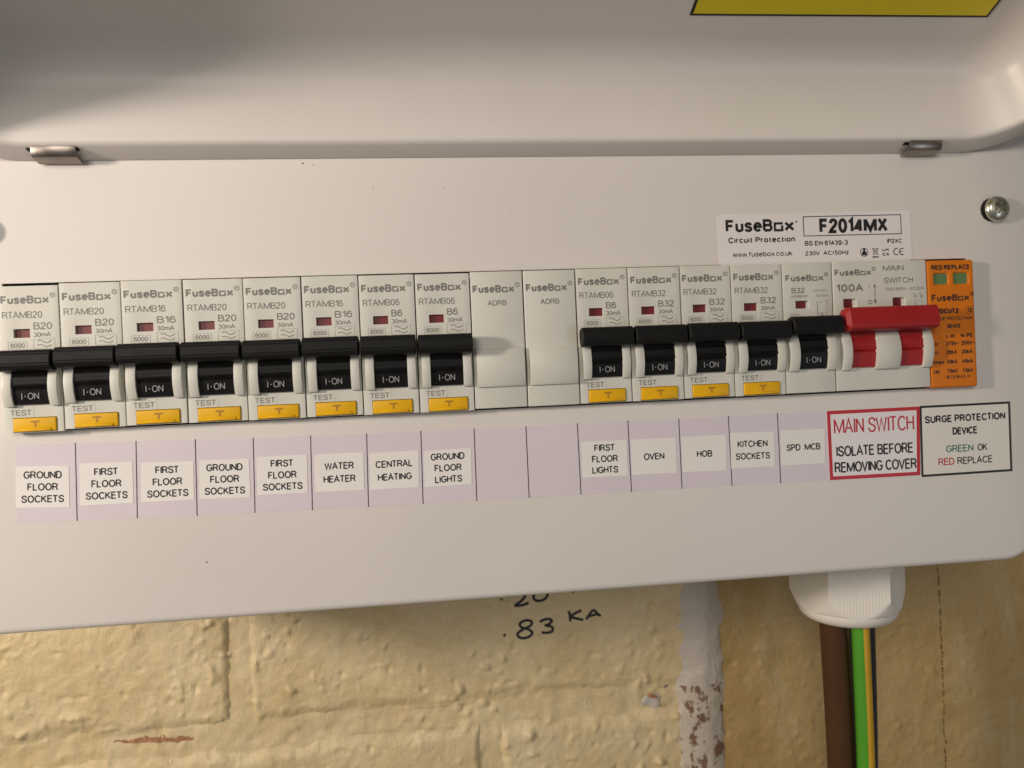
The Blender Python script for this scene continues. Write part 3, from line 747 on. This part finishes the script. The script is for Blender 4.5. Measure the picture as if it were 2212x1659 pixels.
b.path([(15.2, -12.8), (15.7, -14.0), (15.7, -15.6)], 0.16, Y_P, 1); b.path([(16.4, -13.0), (15.9, -13.9)], 0.16, Y_P, 1); b.path([(15.7, -16.2), (15.4, -17.6), (15.7, -18.6)], 0.16, Y_P, 1)
b.build('lettering', ['grey_print', 'grey_print_light'], t, weld=False, smooth=0)
tag(t, 'B32 breaker without test button, beside the red main switch', 'circuit breaker'); place(t, 14)

# main switch
t = empty('main_switch', (0, 0, 0), 'double-width white main switch with a long red toggle bar, rated 100A', 'main switch')
w1 = (4.0, 8.8, -16.1, -13.0); w2 = (22.7, 27.4, -16.1, -13.0)
body_mesh('housing', 36, [w1, w2], t); back_block(36, t)
flag(t, w1[0], w1[1] - 1.3, w1[2], w1[3]); flag(t, w2[0], w2[1] - 1.3, w2[2], w2[3])
for (x0, x1) in ((1.9, 5.0), (14.3, 23.2), (32.2, 35.6)):
    b = MB(); cheek(b, x0, x1, -37.9, -24.8, 3.1); b.build('cheek', 'abs', t, bevel=0.2)
for (x0, x1) in ((5.02, 14.28), (23.22, 32.18)):
    drum(t, x0, x1, -37.0, -21.0, 2.0, 'red_plastic', -31.4)
grip_bar(t, 0.7, 35.4, -20.6, 8.0, -1.3, -8.0, 'red_plastic', ribs=0, cham=1.1)
b = MB(); brand(b, 1.0, 14.9, -4.9, -2.7, Y_P); put(b, '100A', 1.4, 11.6, -10.5, -7.8, Y_P, 0, 0.02)
put(b, 'MAIN', 19.2, 27.2, -3.6, -1.6, Y_P); put(b, 'SWITCH', 19.5, 30.6, -7.9, -5.9, Y_P)
put(b, '230/400V~ AC22A', 19.9, 34.6, -10.5, -9.45, Y_P)
b.path([(15.9, -8.4), (15.9, -14.4)], 0.26, Y_P); b.path([(15.5, -9.2), (15.9, -8.2), (16.3, -9.2)], 0.2, Y_P); b.path([(15.5, -13.6), (15.9, -14.7), (16.3, -13.6)], 0.3, Y_P)
put(b, 'I', 13.7, 14.0, -9.4, -8.2, Y_P); ring(b, 14.0, -14.3, 0.65, 0.2, Y_P)
for x in (31.2, 33.7):
    put(b, '1' if x < 32 else '3', x - 1.0, x - 0.6, -12.4, -11.6, Y_P, 1); ring(b, x, -12.9, 0.4, 0.13, Y_P); b.path([(x - 0.5, -11.6), (x, -12.5)], 0.14, Y_P); b.path([(x, -14.2), (x, -16.2)], 0.13, Y_P)
b.path([(31.2, -14.2), (33.7, -14.2)], 0.13, Y_P, 1)
b.build('lettering', ['grey_print', 'grey_print_light'], t, weld=False, smooth=0)
place(t, 15, 2)

# surge protector
t = empty('surge_protector', (0, 0, 0), 'orange surge protection device with two green status windows', 'surge protector')
b = MB(); R = 1.3
def orange_plate():
    wins = [(2.9, 8.2, -8.5, -4.7), (10.4, 15.8, -8.5, -4.7)]
    b = MB(); xs = sorted({0.12, 17.9} | {v for q in wins for v in q[:2]}); zs = sorted({-45.3, 0.0} | {v for q in wins for v in q[2:]})
    b.cells(xs, zs, wins, 0.0, 4.2)
    o = b.build('housing', 'orange_plastic', t, bevel=0.8, seg=4)
    for q in wins:
        f = flag(t, *q, material='flag_green', name='status_window', y=0.75)
orange_plate()
b = MB(); b.box(0.4, 17.5, 4.1, 42, -44.6, -0.6); b.build('rear_housing', 'orange_plastic', t)
b = MB(); P = lambda s_, x0, x1, z0, z1, bd=0.02: put(b, s_, x0, x1, z1 - 0.1, z0 + 0.1, Y_P, 0, bd + 0.012)
P('RED:REPLACE', 1.8, 16.4, -1.8, -3.4); brand(b, 1.5, 15.9, -14.6, -12.2, Y_P)
P('SPDCUT2', 1.6, 11.6, -17.2, -18.9, 0.03); P('T2', 14.9, 16.7, -17.3, -18.8); b.frame(14.4, 17.2, -19.4, -16.8, 0.13, Y_P)
P('SURGE PROTECTION', 1.4, 16.6, -20.3, -21.3, 0.0); P('DEVICE', 7.0, 12.1, -22.9, -24.1)
P('L-N', 6.3, 9.5, -26.3, -27.7); P('N-PE', 12.0, 16.7, -26.3, -27.7)
for (k, a, c, z) in (('Uc:', '275V~', '255V~', -29.0), ('In:', '20kA', '20kA', -32.1), ('Imax:', '40kA', '40kA', -35.5), ('Up:', '1.5kV', '1.5kV', -38.8)):
    P(k, 1.2, 5.7 if len(k) > 4 else 3.7, z, z - 1.3, 0.01)
    e = 1.0 if '~' in a else 0
    P(a, 6.3, 10.3 + e, z, z - 1.3, 0.015); P(c, 12.1, 16.2 + e, z, z - 1.3, 0.015)
P('IEC61643-11', 6.0, 15.0, -41.1, -42.1, 0.0)
b.build('lettering', 'brown_print', t, weld=False, smooth=0)
place(t, 17)

# ================================================================== stickers
def sticker(name, quad_px, paper, label, cat, group=None, th=0.12, lift=0.0, radius=0.0, Y=0.0):
    """quad TL TR BR BL in pixels on the cover; returns thing, half sizes; local x right, z up, y = front of the paper"""
    P = [Vector(un(u, v, Y)) for u, v in quad_px]
    c = sum(P, Vector((0, 0))) / 4; ax = ((P[1] - P[0]) + (P[2] - P[3])).normalized(); az = Vector((-ax.y, ax.x))
    loc = [((p - c).dot(ax), (p - c).dot(az)) for p in P]
    t = empty(name, (c.x, Y - lift, c.y), label, cat, group)
    t.rotation_euler = (0, -math.atan2(ax.y, ax.x), 0)
    b = MB(); n = 4
    if radius:
        x0, x1 = (loc[0][0] + loc[3][0]) / 2, (loc[1][0] + loc[2][0]) / 2; z0, z1 = (loc[2][1] + loc[3][1]) / 2, (loc[0][1] + loc[1][1]) / 2
        pts = rrect(x0, x1, z0, z1, radius, 6); n = len(pts)
    else: pts = [loc[3], loc[2], loc[1], loc[0]]
    b.v = [(x, -th, z) for x, z in pts] + [(x, -0.012, z) for x, z in pts]
    b.f = [tuple(range(n)), tuple(reversed(range(n, 2 * n)))] + [(i, (i + 1) % n, n + (i + 1) % n, n + i) for i in range(n)]; b.m = [0] * len(b.f)
    b.build('backing', paper, t, smooth=0)
    hw = (loc[1][0] - loc[0][0] + loc[2][0] - loc[3][0]) / 4; hh = (loc[0][1] - loc[3][1] + loc[1][1] - loc[2][1]) / 4
    return t, hw, hh, -th - 0.03, loc
TOP = [(33,961),(163,957),(294,953),(422,949),(547,946),(671,941),(792,937),(909,931),(1024,926),(1136,921),(1247,915),(1356,909),(1466,905),(1573,899),(1679,893),(1789,888)]
BOT = [(37,1129),(167,1124),(297,1119),(426,1113),(551,1107),(675,1101),(796,1094),(914,1088),(1030,1081),(1143,1075),(1255,1068),(1364,1062),(1473,1055),(1581,1049),(1686,1043),(1794,1037)]
strip = empty('label_strip', (134, 0, -33), 'long lilac paper strip ruled into columns, stuck below the breaker row', 'label strip')
SX = Matrix.Translation((-134, 0, 33))
T3 = [un(u, v, 0) for u, v in TOP]; B3 = [un(u, v, 0) for u, v in BOT]
b = MB()
for (y, off) in ((-0.10, 0), (-0.012, 0)):
    b.v += [(x, y, z) for x, z in T3] + [(x, y, z) for x, z in B3]
n = len(T3)
for i in range(n - 1):
    b.f.append((i, n + i, n + i + 1, i + 1)); b.f.append((2 * n + i, 2 * n + i + 1, 3 * n + i + 1, 3 * n + i))
    b.f.append((i, i + 1, 2 * n + i + 1, 2 * n + i)); b.f.append((n + i, 3 * n + i, 3 * n + i + 1, n + i + 1))
b.f += [(0, 2 * n, 3 * n, n), (n - 1, 2 * n - 1, 4 * n - 1, 3 * n - 1)]; b.m = [0] * len(b.f)
b.build('backing', 'strip_paper', strip, smooth=0, xf=SX)
for i in range(1, n - 1):
    b = MB(); b.path([T3[i], B3[i]], 0.30, -0.125); b.build('divider_line', 'black_print', strip, weld=False, smooth=0, xf=SX)

GS = 'circuit name stickers on the lilac strip'
STK = [
 ([(35,1008),(149,1006),(151,1095),(36,1097)], ['GROUND','FLOOR','SOCKETS'], 'white sticker reading GROUND FLOOR SOCKETS at the end of the lilac strip'),
 ([(172,1001),(286,998),(289,1086),(174,1092)], ['FIRST','FLOOR','SOCKETS'], 'FIRST FLOOR SOCKETS sticker in the second column, beside the end GROUND FLOOR SOCKETS'),
 ([(305,1000),(418,996),(419,1079),(306,1085)], ['FIRST','FLOOR','SOCKETS'], 'FIRST FLOOR SOCKETS sticker between another FIRST FLOOR SOCKETS and a GROUND FLOOR SOCKETS sticker'),
 ([(431,995),(538,991),(541,1074),(432,1078)], ['GROUND','FLOOR','SOCKETS'], 'GROUND FLOOR SOCKETS sticker between two FIRST FLOOR SOCKETS stickers'),
 ([(555,987),(663,982),(665,1064),(557,1069)], ['FIRST','FLOOR','SOCKETS'], 'FIRST FLOOR SOCKETS sticker beside the WATER HEATER sticker'),
 ([(679,982),(785,977),(787,1058),(681,1063)], ['WATER','HEATER'], 'white sticker reading WATER HEATER on the lilac strip'),
 ([(799,979),(904,973),(905,1052),(800,1058)], ['CENTRAL','HEATING'], 'white sticker reading CENTRAL HEATING on the lilac strip'),
 ([(916,974),(1018,968),(1019,1046),(918,1052)], ['GROUND','FLOOR','LIGHTS'], 'white sticker reading GROUND FLOOR LIGHTS on the lilac strip'),
 ([(1256,954),(1354,950),(1356,1027),(1259,1032)], ['FIRST','FLOOR','LIGHTS'], 'white sticker reading FIRST FLOOR LIGHTS on the lilac strip'),
 ([(1363,950),(1459,945),(1462,1021),(1366,1026)], ['OVEN'], 'white sticker reading OVEN on the lilac strip'),
 ([(1472,944),(1568,939),(1570,1016),(1475,1020)], ['HOB'], 'white sticker reading HOB on the lilac strip'),
 ([(1577,935),(1671,932),(1674,1007),(1579,1012)], ['KITCHEN','SOCKETS'], 'white sticker reading KITCHEN SOCKETS on the lilac strip'),
 ([(1687,930),(1781,926),(1782,1000),(1689,1006)], ['SPD  MCB'], 'white sticker reading SPD MCB beside the red-bordered main switch label')]
for q, lines, label in STK:
    t, hw, hh, y, _ = sticker('circuit_label', q, 'cream_tape', label, 'label', GS, th=0.09, lift=0.10)
    b = MB(); h = 2.35; pit = 3.75 if len(lines) == 3 else 4.25
    for k, s_ in enumerate(lines):
        zb = (len(lines) - 1) / 2 * pit - k * pit - h / 2
        putc(b, s_, 0.0, zb, h, 0.94 if len(s_) < 8 else 0.93, y, 0, 0.006)
    b.build('lettering', 'black_print', t, weld=False, smooth=0)

t, hw, hh, y, loc = sticker('main_switch_label', [(1785,888),(1985.5,878),(1987,1026),(1792,1037)], 'gloss_sticker', 'glossy red-bordered sticker reading MAIN SWITCH ISOLATE BEFORE REMOVING COVER', 'label', th=0.12, lift=0.11)
def quad_border(t, loc, w, material, y):
    b = MB(); P = [Vector(p) for p in loc]; C = sum(P, Vector((0, 0))) / 4
    I = [Vector((p.x - math.copysign(w, p.x), p.y - math.copysign(w, p.y))) for p in P]
    b.v = [(p.x, y, p.y) for p in P] + [(p.x, y, p.y) for p in I]; b.f = [(i, (i + 1) % 4, 4 + (i + 1) % 4, 4 + i) for i in range(4)]; b.m = [0] * 4
    b.build('border', material, t, weld=False, smooth=0)
quad_border(t, loc, 1.25, 'red_print', y)
b = MB(); put(b, 'MAIN SWITCH', -hw + 2.3, hw - 2.0, hh - 8.3, hh - 2.9, y, 0, -0.015); b.build('heading', 'red_print', t, weld=False, smooth=0)
b = MB(); put(b, 'ISOLATE BEFORE', -hw + 2.9, hw - 2.6, -hh + 8.1, -hh + 11.9, y, 0, 0.0); put(b, 'REMOVING COVER', -hw + 2.0, hw - 1.5, -hh + 2.4, -hh + 6.2, y, 0, 0.0)
b.build('lettering', 'black_print', t, weld=False, smooth=0)

t, hw, hh, y, loc = sticker('surge_device_label', [(1985.5,877),(2181,867),(2186,1017.6),(1990,1030.5)], 'matt_sticker', 'black-bordered sticker reading SURGE PROTECTION DEVICE GREEN OK RED REPLACE', 'label', th=0.12, lift=0.02)
quad_border(t, loc, 0.8, 'black_print', y)
b = MB(); put(b, 'SURGE PROTECTION', -hw + 2.0, hw - 2.0, hh - 6.4, hh - 3.7, y, 0, 0.018); put(b, 'DEVICE', -5.2, 4.6, hh - 11.0, hh - 8.3, y, 0, 0.018)
put(b, 'OK', 4.3, 8.2, -hh + 8.2, -hh + 10.8, y); put(b, 'REPLACE', -3.8, 10.1, -hh + 3.7, -hh + 6.3, y); b.build('lettering', 'black_print', t, weld=False, smooth=0)
b = MB(); put(b, 'GREEN', -8.0, 2.7, -hh + 8.2, -hh + 10.8, y); b.build('green_lettering', 'green_print', t, weld=False, smooth=0)
b = MB(); put(b, 'RED', -11.2, -5.0, -hh + 3.7, -hh + 6.3, y); b.build('red_lettering', 'red_print', t, weld=False, smooth=0)

t, hw, hh, y, loc = sticker('model_label', [(1549.5,463),(1967,456),(1968.5,561),(1553,575)], 'gloss_sticker', 'white rounded maker label with black print above the main switch', 'label', th=0.12, lift=0.0, radius=1.2)
b = MB(); X = lambda c: -hw + (c - 42) / (2142 - 42) * 2 * hw
Z = lambda c, x: hh - (c - (82 - 40 * (x - 42) / 2100)) / 545 * 2 * hh
def mp(s_, x0, x1, ya, yb, bd=0.0):        # measured on an enlarged crop: ink box x0..x1, cap top ya, baseline yb (at its middle)
    xm = (x0 + x1) / 2; put(b, s_, X(x0), X(x1), Z(yb, xm), Z(ya, xm), y, 0, bd)
xm = 490; w0 = X(862) - X(125); brand(b, X(125), X(862), Z(268, xm), Z(132, xm), y, 0, 0.022, False); disc(b, X(882), Z(160, 882), 0.32, y)
mp('Circuit Protection', 147, 860, 322, 383, 0.02); mp('www.fusebox.co.uk', 185, 825, 478, 533)
b.frame(X(955), X(2037), Z(310, 1496), Z(92, 1496), 0.30, y); mp('F2014MX', 1130, 1885, 120, 283, 0.022)
mp('BS EN 61439-3', 965, 1435, 365, 418, 0.012); mp('IP2XC', 1870, 2037, 350, 398, 0.012); mp('230V  AC/50Hz', 965, 1440, 476, 524, 0.008)
ring(b, X(1610), Z(497, 1610), 1.45, 0.22, y); b.sheet(X(1585), X(1638), Z(530, 1610), Z(490, 1610), y); b.sheet(X(1600), X(1622), Z(490, 1610), Z(452, 1610), y)
b.path([(X(1705), Z(455, 1735)), (X(1765), Z(525, 1735))], 0.2, y); b.path([(X(1765), Z(455, 1735)), (X(1705), Z(525, 1735))], 0.2, y)
b.path([(X(1702), Z(460, 1735)), (X(1768), Z(460, 1735))], 0.2, y); b.path([(X(1712), Z(462, 1735)), (X(1720), Z(520, 1735)), (X(1752), Z(520, 1735)), (X(1758), Z(462, 1735))], 0.17, y); b.sheet(X(1700), X(1768), Z(556, 1735), Z(542, 1735), y)
mp('UK', 1812, 1890, 455, 487, 0.03); mp('CA', 1812, 1890, 503, 536, 0.03)
for (xc, e) in ((1972, 0), (2035, 1)):
    r = 1.15; p = [(X(xc) + r * math.cos(math.radians(a)), Z(492, xc) + r * math.sin(math.radians(a))) for a in range(70, 291, 20)]; b.path(p, 0.32, y)
    if e: b.path([(X(xc) - r, Z(492, xc)), (X(xc) - 0.05, Z(492, xc))], 0.28, y)
b.build('lettering', 'black_print', t, weld=False, smooth=0)

# yellow warning sticker on the lid's inner face
def lid_hit(u, v, w):
    d = ray(u, v); o = Vector((CX, CY, CZ))
    nrm = Vector((0, math.sin(LPHI), math.cos(LPHI))); p0 = Vector(lid_pt(150, 0, w))
    t = (p0 - o).dot(nrm) / d.dot(nrm); p = o + d * t
    return p.x, (p - Vector(lid_pt(p.x, 0, w))).dot(Vector((0, -math.cos(LPHI), math.sin(LPHI))))
a = lid_hit(1490, 35, FLOOR_W - 0.3); c = lid_hit(2135, 41, FLOOR_W - 0.3)
va = a[1]; vc = c[1]
ws = empty('warning_sticker', lid_pt((a[0] + c[0]) / 2, va, FLOOR_W - 0.3), 'yellow warning sticker with thin black border on the raised lid', 'sticker')
wl = ws.location / S
def wpt(u, v, w): return Vector(lid_pt(u, v, w)) - wl
def wquad(name, x0, x1, v0, v1, v0b, w, material):
    b = MB(); b.v = [wpt(x0, v0, w), wpt(x1, v0b, w), wpt(x1, v1, w), wpt(x0, v1, w)]; b.v = [tuple(p) for p in b.v]
    b.v += [tuple(Vector(p) + Vector((0, math.sin(LPHI), math.cos(LPHI))) * 0.08) for p in b.v]
    b.f = [(0, 1, 2, 3), (7, 6, 5, 4)] + [(i, (i + 1) % 4, 4 + (i + 1) % 4, 4 + i) for i in range(4)]; b.m = [0] * 6
    return b.build(name, material, ws, smooth=0)
wquad('border', a[0], c[0], va, va + 55, vc, FLOOR_W - 0.20, 'black_print')
wquad('backing', a[0] + 1.0, c[0] - 1.0, va + 0.8, va + 54, vc + 0.8, FLOOR_W - 0.32, 'warning_yellow')

# ================================================================== gland and tails
GX, GY, GZ = 300.3, 45.0, -76.5
gl = empty('cable_gland', (GX, GY, GZ), 'white ribbed plastic cable gland under the enclosure', 'cable gland')
def hex_r(th, R):
    a = (th - math.radians(17)) % math.radians(60) - math.radians(30); return R * math.cos(math.radians(30)) / math.cos(a)
def gland_piece(name, prof, R, ribs, parent, n=480):
    """prof: (z, limiting radius); the radius is the smaller of hexagon and profile"""
    b = MB()
    for z, r in prof:
        for i in range(n):
            th = 2 * math.pi * i / n; rr_ = min(hex_r(th, R), r) if R else r
            if ribs and hex_r(th, R) < r - 0.05:
                a = (th - math.radians(17)) % math.radians(60) - math.radians(30)
                rr_ += 0.045 * (1 if math.sin(math.tan(a) * 105) > 0 else -1) * (1 if abs(a) < math.radians(26) else 0)
            b.v.append((rr_ * math.cos(th), -rr_ * math.sin(th), z))
    for k in range(len(prof) - 1):
        for i in range(n): b.f.append((k * n + i, k * n + (i + 1) % n, (k + 1) * n + (i + 1) % n, (k + 1) * n + i))
    b.m = [0] * len(b.f)
    return b.build(name, 'nylon_white', parent, smooth=35)
gland_piece('lower_hex', [(0, 24.5), (-9, 24.5), (-9.6, 23.8)], 24.5, False, gl)
prof_g = [(-9.5, 21.0), (-9.6, 23.0)] + [(-9.6 - k * 0.7, 23.2) for k in range(1, 19)]
zz = -23.0
prof_g += [(-22.4, 22.7), (-23.2, 22.35), (-24.2, 21.95), (-25.2, 21.55), (-26.2, 21.15), (-27.2, 20.75), (-28.2, 20.3), (-28.5, 20.0), (-28.6, 18.6)]
gland_piece('cap_nut', prof_g, 22.9, True, gl)
dome = [(-27.0, 19.2)]
for k in range(0, 13):
    a = k / 12 * math.radians(78); dome.append((-28.2 - 8.8 * math.sin(a), 8.2 + 11.2 * math.cos(a)))
dome += [(-36.4, 9.6)]
dome = [(-28.2, 18.6), (-28.75, 19.5)] + [(-28.9 - 5.1 * math.sin(math.radians(90 * k / 12)), 13.2 + 6.3 * math.cos(math.radians(90 * k / 12))) for k in range(13)] + [(-33.7, 12.4), (-32, 12.0)]
gland_piece('dome_collar', dome, 0, False, gl)
b = MB(); n = 40
b.v = [(12.6 * math.cos(2 * math.pi * i / n), -12.6 * math.sin(2 * math.pi * i / n), -32.5) for i in range(n)]; b.f = [tuple(range(n))]; b.m = [0]
b.build('seal', 'dark_inside', gl, weld=False, smooth=0)
def cable(name, pts, r, material, label, stripe=None):
    n = 32; b = MB(); base = Vector(pts[-1])
    for k, p in enumerate(pts):
        for i in range(n):
            th = 2 * math.pi * i / n; b.v.append((p[0] + r * math.cos(th) - base.x, p[1] - r * math.sin(th) - base.y, p[2] - base.z))
    mi = []
    for k in range(len(pts) - 1):
        for i in range(n):
            b.f.append((k * n + i, k * n + (i + 1) % n, (k + 1) * n + (i + 1) % n, (k + 1) * n + i))
            mi.append(0)
    b.m = mi
    t = empty(name, tuple(base), label, 'cable')
    b.build('sheath', material, t, smooth=60)
    if stripe:
        s0_, s1_, sm = stripe; b = MB(); m_ = 10
        for p in pts:
            for i in range(m_ + 1):
                th = math.radians(s0_ + (s1_ - s0_) * i / m_); b.v.append((p[0] + (r + 0.03) * math.cos(th) - base.x, p[1] - (r + 0.03) * math.sin(th) - base.y, p[2] - base.z))
        b.f = [(k * (m_ + 1) + i, k * (m_ + 1) + i + 1, (k + 1) * (m_ + 1) + i + 1, (k + 1) * (m_ + 1) + i) for k in range(len(pts) - 1) for i in range(m_)]; b.m = [0] * len(b.f)
        b.build('stripe', sm, t, smooth=60, weld=False)
    return t
def run(x0, x1, y0, y1, z0=-108, z1=-290, n=16, bend=0.5):
    return [(x0 + (x1 - x0) * k / n + bend * math.sin(k / n * 5), y0 + (y1 - y0) * k / n, z0 + (z1 - z0) * k / n) for k in range(n + 1)]
cable('brown_cable', run(293.6, 297.0, 45, 47), 5.4, 'brown_pvc', 'thick brown supply cable hanging from the white gland')
cable('earth_cable', run(301.4, 302.0, 38.0, 40), 3.45, 'green_pvc', 'green and yellow striped earth cable hanging from the white gland', (102, 36, 'yellow_pvc'))
cable('dark_cable', run(309.0, 306.5, 49.5, 52), 5.3, 'grey_pvc', 'dark grey-blue cable hanging behind the green and yellow cable')
